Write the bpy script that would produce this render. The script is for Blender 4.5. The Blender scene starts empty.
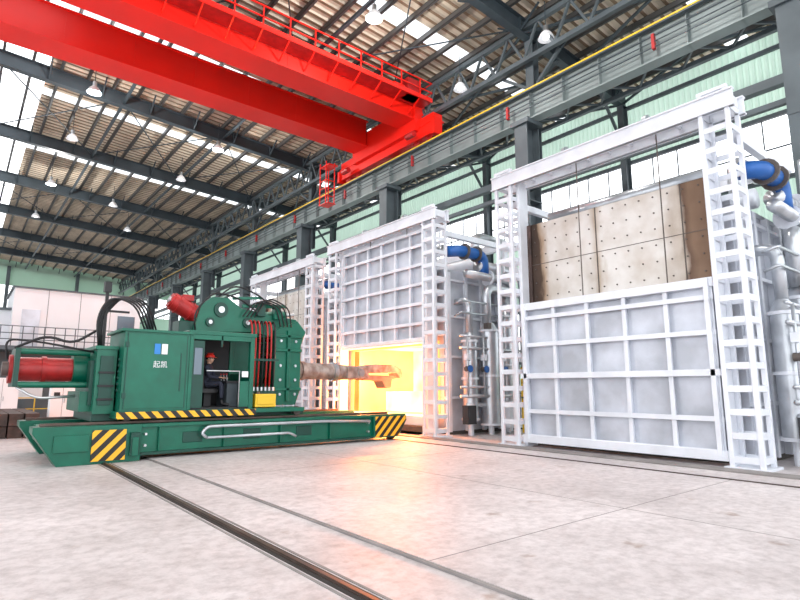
import bpy, bmesh, math, random
from mathutils import Vector, Matrix, Euler
random.seed(3)
scene=bpy.context.scene
try: scene.view_settings.view_transform='Standard'
except Exception: pass

# ---------------------------------------------------------------- materials
def mat(name,col,rough=.5,metal=0.,var=0.,vscale=3.,col2=None,emit=0.,ecol=None,bump=0.,bscale=20.,transl=0.):
    m=bpy.data.materials.new(name); m.use_nodes=True
    nt=m.node_tree; N=nt.nodes; L=nt.links
    b=N['Principled BSDF']; b.inputs['Roughness'].default_value=rough; b.inputs['Metallic'].default_value=metal
    c=(col[0],col[1],col[2],1)
    b.inputs['Base Color'].default_value=c
    geo=N.new('ShaderNodeTexCoord')
    if var>0 or col2:
        n=N.new('ShaderNodeTexNoise'); n.inputs['Scale'].default_value=vscale; n.inputs['Detail'].default_value=6
        L.new(geo.outputs['Object'],n.inputs['Vector'])
        r=N.new('ShaderNodeValToRGB'); r.color_ramp.elements[0].position=.35; r.color_ramp.elements[1].position=.68
        d=col2 if col2 else [max(0,x*(1-var)) for x in col]
        r.color_ramp.elements[0].color=(d[0],d[1],d[2],1); r.color_ramp.elements[1].color=c
        L.new(n.outputs['Fac'],r.inputs['Fac']); L.new(r.outputs['Color'],b.inputs['Base Color'])
    if bump>0:
        n2=N.new('ShaderNodeTexNoise'); n2.inputs['Scale'].default_value=bscale
        L.new(geo.outputs['Object'],n2.inputs['Vector'])
        bp=N.new('ShaderNodeBump'); bp.inputs['Strength'].default_value=bump; bp.inputs['Distance'].default_value=.02
        L.new(n2.outputs['Fac'],bp.inputs['Height']); L.new(bp.outputs['Normal'],b.inputs['Normal'])
    if emit>0:
        e=ecol or col
        b.inputs['Emission Color'].default_value=(e[0],e[1],e[2],1); b.inputs['Emission Strength'].default_value=emit
    if transl>0:
        t=N.new('ShaderNodeBsdfTranslucent'); t.inputs['Color'].default_value=c
        mx=N.new('ShaderNodeMixShader'); mx.inputs[0].default_value=transl
        L.new(b.outputs[0],mx.inputs[1]); L.new(t.outputs[0],mx.inputs[2]); L.new(mx.outputs[0],N['Material Output'].inputs['Surface'])
    return m

def mat_hot_brick(name,c_lo,c_hi,st,scale=.9):
    m=bpy.data.materials.new(name); m.use_nodes=True
    nt=m.node_tree; N=nt.nodes; L=nt.links; b=N['Principled BSDF']; b.inputs['Roughness'].default_value=.9
    b.inputs['Base Color'].default_value=(.5,.35,.25,1)
    t=N.new('ShaderNodeTexCoord'); n=N.new('ShaderNodeTexNoise'); n.inputs['Scale'].default_value=scale; n.inputs['Detail'].default_value=2
    L.new(t.outputs['Object'],n.inputs['Vector'])
    r=N.new('ShaderNodeValToRGB'); r.color_ramp.elements[0].position=.32; r.color_ramp.elements[1].position=.62
    r.color_ramp.elements[0].color=(*c_lo,1); r.color_ramp.elements[1].color=(*c_hi,1)
    L.new(n.outputs['Fac'],r.inputs['Fac']); L.new(r.outputs[0],b.inputs['Emission Color']); b.inputs['Emission Strength'].default_value=st
    return m

def mat_hazard(name,k=2.2,sgn=1):
    m=bpy.data.materials.new(name); m.use_nodes=True
    nt=m.node_tree; N=nt.nodes; L=nt.links; b=N['Principled BSDF']; b.inputs['Roughness'].default_value=.45
    t=N.new('ShaderNodeTexCoord'); s=N.new('ShaderNodeSeparateXYZ'); L.new(t.outputs['Object'],s.inputs[0])
    a=N.new('ShaderNodeMath'); a.operation='MULTIPLY_ADD'; L.new(s.outputs['Z'],a.inputs[0]); a.inputs[1].default_value=sgn; L.new(s.outputs['X'],a.inputs[2])
    q=N.new('ShaderNodeMath'); q.operation='MULTIPLY'; L.new(a.outputs[0],q.inputs[0]); q.inputs[1].default_value=k
    f=N.new('ShaderNodeMath'); f.operation='FRACT'; L.new(q.outputs[0],f.inputs[0])
    g=N.new('ShaderNodeMath'); g.operation='GREATER_THAN'; L.new(f.outputs[0],g.inputs[0]); g.inputs[1].default_value=.5
    x=N.new('ShaderNodeMixRGB'); L.new(g.outputs[0],x.inputs[0]); x.inputs[1].default_value=(.92,.48,.02,1); x.inputs[2].default_value=(.012,.012,.012,1)
    L.new(x.outputs[0],b.inputs['Base Color'])
    return m

def mat_floor():
    m=bpy.data.materials.new('concrete_floor'); m.use_nodes=True
    nt=m.node_tree; N=nt.nodes; L=nt.links; b=N['Principled BSDF']
    t=N.new('ShaderNodeTexCoord')
    n=N.new('ShaderNodeTexNoise'); n.inputs['Scale'].default_value=.35; n.inputs['Detail'].default_value=10; n.inputs['Roughness'].default_value=.68
    n2=N.new('ShaderNodeTexNoise'); n2.inputs['Scale'].default_value=7; n2.inputs['Detail'].default_value=10; n2.inputs['Roughness'].default_value=.7
    L.new(t.outputs['Object'],n.inputs['Vector']); L.new(t.outputs['Object'],n2.inputs['Vector'])
    r=N.new('ShaderNodeValToRGB'); e=r.color_ramp.elements
    e[0].position=.3; e[0].color=(.46,.415,.41,1); e[1].position=.62; e[1].color=(.70,.655,.655,1)
    L.new(n.outputs['Fac'],r.inputs['Fac'])
    r2=N.new('ShaderNodeValToRGB'); r2.color_ramp.elements[0].position=.33; r2.color_ramp.elements[0].color=(.66,.64,.64,1); r2.color_ramp.elements[1].position=.58; r2.color_ramp.elements[1].color=(1,1,1,1)
    L.new(n2.outputs['Fac'],r2.inputs['Fac'])
    x=N.new('ShaderNodeMixRGB'); x.blend_type='MULTIPLY'; x.inputs[0].default_value=.85
    L.new(r.outputs[0],x.inputs[1]); L.new(r2.outputs[0],x.inputs[2])
    n3=N.new('ShaderNodeTexNoise'); n3.inputs['Scale'].default_value=2.1; n3.inputs['Detail'].default_value=5
    L.new(t.outputs['Object'],n3.inputs['Vector'])
    r3=N.new('ShaderNodeValToRGB'); r3.color_ramp.elements[0].position=.66; r3.color_ramp.elements[0].color=(1,1,1,1); r3.color_ramp.elements[1].position=.74; r3.color_ramp.elements[1].color=(.6,.5,.43,1)
    L.new(n3.outputs['Fac'],r3.inputs['Fac'])
    y=N.new('ShaderNodeMixRGB'); y.blend_type='MULTIPLY'; y.inputs[0].default_value=.8
    L.new(x.outputs[0],y.inputs[1]); L.new(r3.outputs[0],y.inputs[2])
    L.new(y.outputs[0],b.inputs['Base Color'])
    rr=N.new('ShaderNodeMapRange'); rr.inputs[3].default_value=.4; rr.inputs[4].default_value=.66
    L.new(n.outputs['Fac'],rr.inputs[0]); L.new(rr.outputs[0],b.inputs['Roughness'])
    b.inputs['Specular IOR Level'].default_value=.4
    bp=N.new('ShaderNodeBump'); bp.inputs['Strength'].default_value=.25; bp.inputs['Distance'].default_value=.01
    L.new(n2.outputs['Fac'],bp.inputs['Height']); L.new(bp.outputs['Normal'],b.inputs['Normal'])
    return m

def mat_burnt():
    m=bpy.data.materials.new('burnt_panel'); m.use_nodes=True
    nt=m.node_tree; N=nt.nodes; L=nt.links; b=N['Principled BSDF']; b.inputs['Roughness'].default_value=.42; b.inputs['Metallic'].default_value=.4
    t=N.new('ShaderNodeTexCoord'); s=N.new('ShaderNodeSeparateXYZ'); L.new(t.outputs['Generated'],s.inputs[0])
    n=N.new('ShaderNodeTexNoise'); n.inputs['Scale'].default_value=2.2; n.inputs['Detail'].default_value=8
    mp=N.new('ShaderNodeMapping'); mp.inputs['Scale'].default_value=(1,1,.35); L.new(t.outputs['Object'],mp.inputs[0]); L.new(mp.outputs[0],n.inputs['Vector'])
    a=N.new('ShaderNodeMath'); a.operation='MULTIPLY_ADD'; L.new(n.outputs['Fac'],a.inputs[0]); a.inputs[1].default_value=.14; L.new(s.outputs['Y'],a.inputs[2])
    sb=N.new('ShaderNodeMath'); sb.operation='SUBTRACT'; L.new(a.outputs[0],sb.inputs[0]); sb.inputs[1].default_value=.07
    r=N.new('ShaderNodeValToRGB'); cr=r.color_ramp
    cr.elements[0].position=0; cr.elements[0].color=(.16,.095,.06,1)
    cr.elements[1].position=1; cr.elements[1].color=(.025,.015,.012,1)
    for p,c in ((.09,(.20,.125,.08,1)),(.125,(.12,.07,.045,1)),(.15,(.50,.44,.38,1)),(.20,(.66,.635,.60,1)),(.52,(.68,.66,.63,1)),(.56,(.50,.42,.34,1)),(.60,(.67,.65,.62,1)),(.86,(.64,.61,.575,1)),(.91,(.40,.29,.20,1)),(.935,(.07,.04,.025,1))):
        e=cr.elements.new(p); e.color=c
    L.new(sb.outputs[0],r.inputs['Fac'])
    n2=N.new('ShaderNodeTexNoise'); n2.inputs['Scale'].default_value=1.5; n2.inputs['Detail'].default_value=7; L.new(t.outputs['Object'],n2.inputs['Vector'])
    r2=N.new('ShaderNodeValToRGB'); r2.color_ramp.elements[0].position=.3; r2.color_ramp.elements[0].color=(.76,.71,.66,1); r2.color_ramp.elements[1].position=.6; r2.color_ramp.elements[1].color=(1,1,1,1)
    L.new(n2.outputs['Fac'],r2.inputs['Fac'])
    x=N.new('ShaderNodeMixRGB'); x.blend_type='MULTIPLY'; x.inputs[0].default_value=1; L.new(r.outputs[0],x.inputs[1]); L.new(r2.outputs[0],x.inputs[2])
    L.new(x.outputs[0],b.inputs['Base Color'])
    return m

M={}
M['floor']=mat_floor()
M['silver']=mat('silver_paint',(.80,.83,.89),.42,.15,.14,1.7,bump=.08)
M['silver2']=mat('silver_plate',(.64,.67,.74),.38,.25,.34,1.1,bump=.12)
M['burnt']=mat_burnt()
M['bolt']=mat('bolt_dark',(.12,.10,.09),.5,.5)
M['steel']=mat('structural_steel',(.05,.07,.085),.5,.2,.25,1.)
M['steel2']=mat('column_steel',(.10,.125,.14),.5,.2,.25,1.)
M['beam']=mat('runway_paint',(.26,.31,.31),.5,.1,.2,.8)
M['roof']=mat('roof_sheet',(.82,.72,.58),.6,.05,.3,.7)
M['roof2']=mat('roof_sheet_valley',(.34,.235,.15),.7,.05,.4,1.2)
M['skylight']=mat('skylight_sheet',(.9,.93,.95),.5,0,.05,.5,transl=.85)
M['purlin']=mat('purlin_paint',(.09,.09,.09),.55,.1,.2,1)
M['green_wall']=mat('green_siding',(.54,.70,.60),.6,0,.08,.5,transl=.4)
M['white_wall']=mat('white_wall_paint',(.84,.86,.89),.6,0,.05,.6)
M['red']=mat('crane_red',(.92,.014,.006),.38,0,.1,.6)
M['dkred']=mat('dark_red_paint',(.50,.02,.02),.4,.1,.3,4)
M['green']=mat('machine_green',(.0,.135,.08),.33,.1,.22,2.5)
M['green2']=mat('machine_green_dark',(.003,.06,.042),.38,.1,.25,3)
M['yellow']=mat('yellow_paint',(.85,.55,.03),.45,0,.15,3)
M['black']=mat('black_rubber',(.012,.012,.014),.5)
M['dark']=mat('dark_interior',(.03,.03,.033),.7)
M['chrome']=mat('brushed_steel',(.62,.64,.66),.28,.85,.2,5)
M['pipe']=mat('galvanised_pipe',(.58,.61,.65),.30,.65,.25,2.5)
M['blue']=mat('blue_duct',(.015,.12,.42),.4,.1,.2,3)
M['rust']=mat('heat_scaled_steel',(.56,.47,.42),.45,.45,0,5,col2=(.30,.20,.17))
M['billet']=mat('billet_steel',(.13,.08,.07),.6,.4,0,3,col2=(.05,.035,.03))
M['fire_lit']=mat('fire_lit_steel',(.46,.27,.20),.5,.3,.3,5,emit=.06,ecol=(1,.25,.06))  # jaw steel with orange furnace light put into its colour and faint emission
M['hazard']=mat_hazard('hazard_stripes',3.4)
M['hazard2']=mat_hazard('hazard_stripes_large',3.3,-1)
M['white']=mat('white_paint',(.82,.83,.85),.5)
M['glow']=mat_hot_brick('glowing_brick',(1,.17,.02),(1,.40,.08),1.4)
M['glow2']=mat_hot_brick('glowing_brick_bright',(1,.56,.16),(1,.90,.62),1.7,.7)
M['lamp_on']=mat('lamp_glass',(1,1,1),.3,emit=2)
M['glass']=mat('dark_glass',(.12,.16,.2),.08,.1)
M['cast']=mat('rail_steel',(.14,.10,.085),.4,.6,.4,4)
M['groove']=mat('groove_dark',(.03,.025,.022),.9)
M['slab']=mat('slab_edge',(.28,.26,.25),.8,0,.3,2)
M['skin']=mat('skin',(.55,.32,.22),.5)
M['cloth']=mat('navy_workwear',(.03,.035,.06),.85,0,.3,15)
M['helmet']=mat('red_helmet',(.75,.03,.02),.3)
M['hair']=mat('hair_black',(.012,.01,.01),.6)
M['eye']=mat('eye_white',(.8,.8,.78),.3)
M['lip']=mat('lip',(.38,.14,.11),.5)
M['logo_blue']=mat('mark_blue',(.02,.22,.62),.4)
M['brick']=mat('furnace_base_dark',(.10,.085,.075),.8,0,.3,3)

# ---------------------------------------------------------------- mesh builder
class B:
    def __init__(s): s.v=[]; s.f=[]; s.m=[]; s.s=[]; s.mats=[]
    def mi(s,k):
        if k not in s.mats: s.mats.append(k)
        return s.mats.index(k)
    def add(s,vs,fs,k,smooth=False):
        o=len(s.v); s.v+= [tuple(v) for v in vs]; i=s.mi(k)
        for f in fs: s.f.append([a+o for a in f]); s.m.append(i); s.s.append(smooth)
    def box(s,x0,x1,y0,y1,z0,z1,k):
        if x0>x1:x0,x1=x1,x0
        if y0>y1:y0,y1=y1,y0
        if z0>z1:z0,z1=z1,z0
        vs=[(x,y,z) for z in (z0,z1) for y in (y0,y1) for x in (x0,x1)]
        s.add(vs,[(0,2,3,1),(4,5,7,6),(0,1,5,4),(2,6,7,3),(0,4,6,2),(1,3,7,5)],k)
    def beam(s,p0,p1,w,h,k,up=(0,0,1),off=(0,0)):
        p0=Vector(p0);p1=Vector(p1);d=(p1-p0).normalized();u=Vector(up)
        if abs(d.dot(u))>.98:u=Vector((1,0,0))
        sd=d.cross(u).normalized();u=sd.cross(d)
        o=sd*off[0]+u*off[1]
        vs=[]
        for p in (p0,p1):
            for a,b_ in ((-1,-1),(1,-1),(1,1),(-1,1)): vs.append(p+o+sd*a*w/2+u*b_*h/2)
        s.add(vs,[(3,2,1,0),(4,5,6,7),(0,1,5,4),(1,2,6,5),(2,3,7,6),(3,0,4,7)],k)
    def ibeam(s,p0,p1,w,h,t,k,up=(0,0,1)):
        s.beam(p0,p1,w,t,k,up,(0,h/2-t/2)); s.beam(p0,p1,w,t,k,up,(0,-h/2+t/2)); s.beam(p0,p1,t,h-2*t,k,up)
    def ring(s,c,d,r,seg,ref=None):
        d=Vector(d).normalized(); a=ref if ref is not None else (Vector((0,0,1)) if abs(d.z)<.9 else Vector((1,0,0)))
        x=d.cross(a).normalized(); y=x.cross(d)
        return [Vector(c)+x*math.cos(2*math.pi*i/seg)*r+y*math.sin(2*math.pi*i/seg)*r for i in range(seg)]
    def cyl(s,p0,p1,r,k,seg=14,r2=None,caps=True):
        p0=Vector(p0);p1=Vector(p1);d=p1-p0;r2=r if r2 is None else r2
        vs=s.ring(p0,d,r,seg)+s.ring(p1,d,r2,seg)
        s.add(vs,[(i,(i+1)%seg,seg+(i+1)%seg,seg+i) for i in range(seg)],k,True)
        if caps:
            s.add(vs[:seg],[tuple(range(seg))[::-1]],k); s.add(vs[seg:],[tuple(range(seg))],k)
    def tube(s,pts,r,k,seg=8,fil=0.,n=5):
        P=[Vector(p) for p in pts]
        if fil>0 and len(P)>2:
            Q=[P[0]]
            for i in range(1,len(P)-1):
                a=(P[i-1]-P[i]);b_=(P[i+1]-P[i]);f=min(fil,a.length*.49,b_.length*.49)
                A=P[i]+a.normalized()*f;C=P[i]+b_.normalized()*f
                for j in range(n+1):
                    t=j/n; Q.append(A*(1-t)**2+P[i]*2*t*(1-t)+C*t*t)
            Q.append(P[-1]);P=Q
        vs=[];ref=None;m=len(P)
        for i,p in enumerate(P):
            d=(P[min(i+1,m-1)]-P[max(i-1,0)]).normalized()
            if ref is None: ref=Vector((0,0,1)) if abs(d.z)<.9 else Vector((1,0,0))
            x=d.cross(ref).normalized(); y=x.cross(d); ref=y
            vs+=[p+x*math.cos(2*math.pi*j/seg)*r+y*math.sin(2*math.pi*j/seg)*r for j in range(seg)]
        fs=[(i*seg+j,i*seg+(j+1)%seg,(i+1)*seg+(j+1)%seg,(i+1)*seg+j) for i in range(m-1) for j in range(seg)]
        fs+=[tuple(range(seg))[::-1],tuple((m-1)*seg+j for j in range(seg))]
        s.add(vs,fs,k,True)
    def sphere(s,c,r,k,sc=(1,1,1),u=16,v=10,v0=0,v1=None):
        v1=v if v1 is None else v1
        vs=[];
        for i in range(v0,v1+1):
            th=math.pi*i/v
            for j in range(u):
                ph=2*math.pi*j/u
                vs.append((c[0]+r*sc[0]*math.sin(th)*math.cos(ph),c[1]+r*sc[1]*math.sin(th)*math.sin(ph),c[2]+r*sc[2]*math.cos(th)))
        fs=[(i*u+j,(i+1)*u+j,(i+1)*u+(j+1)%u,i*u+(j+1)%u) for i in range(v1-v0) for j in range(u)]
        s.add(vs,fs,k,True)
    def prism(s,poly,ax,a,b_,k):
        n=len(poly)
        def P(p,t):
            if ax=='y': return (p[0],t,p[1])
            if ax=='x': return (t,p[0],p[1])
            return (p[0],p[1],t)
        vs=[P(p,a) for p in poly]+[P(p,b_) for p in poly]
        s.add(vs,[tuple(range(n)),tuple(range(2*n-1,n-1,-1))]+[(i,n+i,n+(i+1)%n,(i+1)%n) for i in range(n)],k)
    def build(s,name,parent=None,bevel=0,loc=None):
        me=bpy.data.meshes.new(name); 
        vs=s.v
        if loc: vs=[(v[0]-loc[0],v[1]-loc[1],v[2]-loc[2]) for v in vs]
        me.from_pydata(vs,[],s.f)
        for k in s.mats: me.materials.append(M[k])
        me.polygons.foreach_set('material_index',s.m); me.polygons.foreach_set('use_smooth',s.s)
        bm=bmesh.new(); bm.from_mesh(me); bmesh.ops.recalc_face_normals(bm,faces=bm.faces); bm.to_mesh(me); bm.free()
        me.update()
        o=bpy.data.objects.new(name,me); scene.collection.objects.link(o)
        if loc: o.location=loc
        if parent: o.parent=parent
        if bevel:
            m=o.modifiers.new('bevel','BEVEL'); m.width=bevel; m.segments=1; m.limit_method='ANGLE'
        return o
def empty(name,loc=(0,0,0)):
    o=bpy.data.objects.new(name,None); scene.collection.objects.link(o); o.location=loc; return o

YK=[-5.6+9.4*i for i in range(11)]   # frame lines
XC=17.5
YEND=88.0; YST=-6.0
def zr(x): return 17.6-.06*abs(x)

# ---------------------------------------------------------------- floor
SX=3.6; R2=10.73
b=B(); b.box(-60,SX,-60,120,-.3,-.03,'floor'); b.build('floor')
b=B(); b.box(SX,R2-.06,-60,120,-.3,0,'floor'); b.box(R2+.08,60,-60,120,-.3,0,'floor'); b.box(R2-.06,R2+.08,-60,120,-.3,-.05,'groove')
b.build('floor.001')
b=B()
b.box(SX-.045,SX,-30,88,-.029,-.006,'slab')
for y in (-2,4,10,16,22,28,34): b.box(SX,R2-.06,y,y+.014,.0,.0015,'slab')
b.box(7.1,7.114,-30,34,0,.0015,'slab')
b.build('trim_1')
RX=2.66; z=-.03
b=B()
b.box(RX-.08,RX+.08,-30,31,z-.004,z+.004,'groove')
b.box(RX-.03,RX+.03,-30,31,z,z+.014,'cast'); b.box(RX-.022,RX+.022,-30,31,z+.012,z+.03,'cast')
for s_ in (-1,1): b.box(RX+s_*.12-.015,RX+s_*.12+.015,-30,31,z,z+.006,'slab')
b.build('crane_rail')
b=B(); b.box(R2-.01,R2+.04,-30,31,-.05,.012,'cast'); b.build('crane_rail.001')

# ---------------------------------------------------------------- walls
def sidewall(name,X):
    b=B(); wn=[0]
    b.box(X,X+.2,YST,YEND,0,1.2,'white_wall')
    def corr(z0,z1):
        y=YST; vs=[];fs=[];n=0
        st=.25
        prof=[(0,0),(.1,0),(.13,.06),(.22,.06)]
        while y<YEND:
            for dy,dx in prof:
                vs+=[(X+dx,y+dy,z0),(X+dx,y+dy,z1)]
            y+=st
        m=len(vs)//2
        for i in range(m-1): fs.append((2*i,2*i+2,2*i+3,2*i+1))
        b.add(vs,fs,'green_wall')
    corr(1.2,3.0); corr(6.0,10.2); corr(13.0,zr(X)+1.0)
    for z in (1.2,3,6,8.1,10.2,13,14.6,16):
        b.box(X-.16,X,YST,YEND,z-.09,z+.09,'steel2')
    b.build('wall_right')
    for i,(z0,z1) in enumerate(((3,6),(10.2,13))):
        w=B()
        y=YST
        while y<YEND:
            w.box(X,X+.05,y,y+.05,z0,z1,'steel2'); y+=1.2
        w.box(X,X+.05,YST,YEND,(z0+z1)/2-.03,(z0+z1)/2+.03,'steel2')
        w.build('window_%d'%(i+1))
    c=B()
    for y in YK:
        if y<YST: continue
        c.ibeam((X-.4,y,0),(X-.4,y,zr(X)),.3,.5,.03,'steel2',up=(1,0,0))
        c.beam((X-.5,y,zr(X)-2.2),(X-2.6,y,zr(X-2.6)+.1),.12,.12,'steel2')
    c.build('wall_column_row')
sidewall('wall_right',26)
b=B()
Y=YEND
b.box(-30,26,Y,Y+.2,0,2,'white_wall')
for z0,z1 in ((5,9),(12,15)): 
    x=-30
    while x<26: b.box(x,x+.08,Y,Y+.1,z0,z1,'steel2'); x+=1.5
for z0,z1 in ((2,5),(9,12),(15,19)): b.box(-30,26,Y,Y+.1,z0,z1,'green_wall')
for x in (-12,-4,4,12,20): b.box(x-.2,x+.2,Y-.5,Y,0,17.5,'steel2')
b.build('wall_back')

# ---------------------------------------------------------------- roof
b=B()
def roofsheet(x0,x1,xs=None):
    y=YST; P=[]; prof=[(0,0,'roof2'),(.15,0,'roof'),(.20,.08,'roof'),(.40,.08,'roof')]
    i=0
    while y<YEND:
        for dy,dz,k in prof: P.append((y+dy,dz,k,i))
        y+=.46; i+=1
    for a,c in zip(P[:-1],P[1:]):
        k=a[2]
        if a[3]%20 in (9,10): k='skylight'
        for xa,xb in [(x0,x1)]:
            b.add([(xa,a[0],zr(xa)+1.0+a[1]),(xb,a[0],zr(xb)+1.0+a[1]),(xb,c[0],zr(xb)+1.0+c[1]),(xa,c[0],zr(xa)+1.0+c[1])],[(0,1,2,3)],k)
roofsheet(2.2,26.3); roofsheet(-2.2,-14)
b.build('ceiling')
b=B()
x=-13.5
while x<26:
    z=zr(x)+.86
    b.box(x-.09,x-.075,YST,YEND,z-.14,z+.12,'purlin'); b.box(x-.09,x+.03,YST,YEND,z-.14,z-.12,'purlin'); b.box(x-.09,x+.03,YST,YEND,z+.1,z+.12,'purlin')
    x+=1.25
b.build('roof_purlins')
b=B()
for y in YK:
    if y<YST: y=YST+.4
    for xa,xb in ((0,26),(0,-14)):
        b.ibeam((xa,y,zr(xa)+.34),(xb,y,zr(xb)+.34),.36,.78,.04,'steel')
    x=2.2
    while x<26:
        for s_ in (-1,1):
            b.beam((x,y,zr(x)+.0),(x,y+s_*1.1,zr(x)+.8),.07,.07,'steel')
        b.box(x-.01,x+.01,y-.17,y+.17,zr(x),zr(x)+.7,'steel')
        x+=2.5
for i in range(len(YK)-1):
    y0,y1=YK[i],YK[i+1]
    if y0<YST: y0=YST
    for x in (5.8,11.6,21.5):
        b.beam((x,y0,zr(x)+.2),(x,y1,zr(x)+.2),.14,.14,'steel')
    for xa,xb in ((XC,21.5),(21.5,25.6)):
        b.beam((xa,y0,zr(xa)+.1),(xb,y1,zr(xb)+.1),.10,.10,'steel'); b.beam((xb,y0,zr(xb)+.1),(xa,y1,zr(xa)+.1),.10,.10,'steel')
    if i%2==0:
        for xa,xb in ((0,5.8),(5.8,11.6),(11.6,XC)):
            b.beam((xa,y0,zr(xa)+.35),(xb,y1,zr(xb)+.35),.05,.05,'steel'); b.beam((xb,y0,zr(xb)+.35),(xa,y1,zr(xa)+.35),.05,.05,'steel')
    zt=zr(XC)+.3; n=6
    b.beam((XC,y0,zt),(XC,y1,zt),.2,.2,'steel2'); b.beam((XC,y0,zt-1.5),(XC,y1,zt-1.5),.2,.2,'steel2')
    for j in range(n):
        ya=y0+(y1-y0)*j/n; yb=y0+(y1-y0)*(j+.5)/n; yc=y0+(y1-y0)*(j+1)/n
        b.beam((XC,ya,zt-1.5),(XC,yb,zt),.1,.1,'steel2'); b.beam((XC,yb,zt),(XC,yc,zt-1.5),.1,.1,'steel2')
b.build('roof_frame')
# columns + runway
for row,X in ((0,XC),(1,-13.0)):
    b=B()
    for y in YK:
        if y<YST: continue
        b.box(X-.4,X-.36,y-.32,y+.32,0,12.5,'steel2'); b.box(X+.36,X+.4,y-.32,y+.32,0,12.5,'steel2'); b.box(X-.36,X+.36,y-.02,y+.02,0,12.5,'steel2')
        b.box(X-.5,X+.5,y-.45,y+.45,12.3,12.5,'steel2'); b.box(X-.5,X+.5,y-.5,y+.5,0,.06,'steel2')
        b.ibeam((X+.55,y,11),(X+.55,y,zr(X)+.1),.4,.4,.03,'steel2',up=(1,0,0))
        for zz in (3,6,9): b.box(X-.42,X+.42,y-.33,y+.33,zz,zz+.04,'steel2')
        if row==0:
            for s_ in (-1,1): b.beam((X+.55,y,14.2),(X+.4,y+s_*1.5,zr(X)-1.2),.12,.12,'steel2')
            b.beam((X+.7,y,14.6),(X+2.6,y,zr(X+2.6)+.1),.14,.14,'steel2')
    b.build('support_column_row')
    b=B()
    b.ibeam((X,YST,13.15),(X,YEND,13.15),.5,1.3,.05,'beam')
    y=YST
    while y<YEND:
        b.box(X-.23,X+.23,y-.01,y+.01,12.5,13.8,'beam'); y+=1.57
    b.box(X-.05,X+.05,YST,YEND,13.8,13.95,'cast')
    b.box(X-.42,X-.25,YST,YEND,13.62,13.68,'steel2')
    b.box(X-.44,X-.41,YST,YEND,13.67,13.73,'yellow')
    for zz in (12.9,13.1,13.3): b.box(X-.36,X-.33,YST,YEND,zz,zz+.03,'steel')
    y=YST+1
    while y<YEND:
        b.box(X-.38,X-.25,y-.05,y+.05,12.85,13.4,'dkred'); y+=6.3
    if row==0:
        b.beam((X+.95,YST,14.6),(X+.95,YEND,14.6),.035,.035,'yellow')
        b.box(X+.3,X+1.0,YST,YEND,13.7,13.75,'steel2')
        b.beam((X+1.2,YST,12.6),(X+1.2,YEND,12.6),.16,.16,'steel2')
        y=YST
        while y<YEND-1.5:
            b.beam((X+.2,y,12.6),(X+1.2,y+.78,12.6),.07,.07,'steel2'); b.beam((X+1.2,y+.78,12.6),(X+.2,y+1.57,12.6),.07,.07,'steel2'); y+=1.57
        b.beam((X+1.5,YST,11.0),(X+1.5,YEND,11.0),.3,.3,'steel2')
        b.beam((X,YST,9.6),(X,YEND,9.6),.16,.16,'steel2')
    b.build('crane_runway_beam')

# ---------------------------------------------------------------- bridge crane
cr=empty('bridge_crane',(0,22.4,14.8))
def cb(name,b,bev=0): 
    o=b.build(name,None,bev); o.parent=cr; o.matrix_parent_inverse=Matrix.Translation((0,-23,-14.8)); return o
GZ=15.2
for nm,y0,y1 in (('girder_near',20.4,21.7),('girder_far',24.5,25.8)):
    b=B()
    b.box(-12.4,16.9,y0+.06,y1-.06,GZ+.06,GZ+1.5,'red')
    b.box(-12.6,17.0,y0-.04,y1+.04,GZ,GZ+.06,'red'); b.box(-12.6,17.0,y0,y1,GZ+1.5,GZ+1.56,'red')
    b.box(-12.4,16.9,(y0+y1)/2-.05,(y0+y1)/2+.05,GZ+1.56,GZ+1.62,'cast')
    x=-11
    while x<16.5: b.box(x,x+.03,y0+.045,y0+.065,GZ+.1,GZ+1.5,'red'); x+=2.6
    cb(nm,b)
b=B()
for X in (XC,-13):
    b.box(X-.3,X+.3,19.2,27.6,14.15,GZ,'red'); b.box(X-.34,X+.34,19.1,27.7,14.75,14.82,'red')
    b.box(X-.55,X+.1,20.3,26.0,14.6,GZ+.9,'red')
    for yy in (19.7,20.7,26.1,27.1): b.cyl((X-.12,yy,14.21),(X+.12,yy,14.21),.26,'dkred',18)
    b.box(X-.45,X+.1,19.0,19.2,13.99,14.7,'red'); b.box(X-.45,X+.1,27.6,27.8,13.99,14.7,'red')
    b.cyl((X-.7,20.2,14.3),(X-.7,20.8,14.3),.16,'dkred',14); b.cyl((X-.7,26.2,14.3),(X-.7,26.8,14.3),.16,'dkred',14)
cb('end_truck',b)
b=B() # walkway with handrails
WZ=GZ+.7
b.box(-12.2,17.4,19.5,20.4,WZ,WZ+.05,'dkred')
b.box(-12.2,17.4,19.46,19.5,WZ-.05,WZ+.17,'red')
for zz in (WZ+.5,WZ+1.0): b.beam((-12.2,19.5,zz),(17.4,19.5,zz),.05,.05,'red')
x=-12.2
while x<17.5:
    b.beam((x,19.5,WZ),(x,19.5,WZ+1.0),.05,.05,'red'); b.beam((x,19.5,WZ),(x,20.4,WZ-.5),.06,.06,'red'); x+=1.2
for zz in (WZ+.05,WZ+.5,WZ+1.0): b.beam((17.4,19.5,zz),(17.4,20.4,zz),.05,.05,'red')
b.box(15.9,16.7,19.6,20.2,WZ,WZ+.9,'dkred'); b.cyl((15.2,19.9,WZ+.3),(15.8,19.9,WZ+.3),.22,'red')
cb('walkway',b)
b=B() # end drop stair
for yy in (27.9,28.6):
    b.beam((16.3,yy,12.6),(16.3,yy,15.3),.05,.05,'red'); b.beam((16.9,yy,12.6),(16.9,yy,15.3),.05,.05,'red')
for zz in (12.6,13.1,13.6,14.1): b.beam((16.3,27.9,zz),(16.3,28.6,zz),.04,.04,'red'); b.beam((16.3,27.9,zz),(16.9,27.9,zz),.04,.04,'red')
b.box(16.3,16.9,27.7,28.6,12.58,12.62,'red'); b.box(16.3,16.95,27.6,28.6,15.0,15.06,'red')
cb('access_platform',b)

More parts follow.
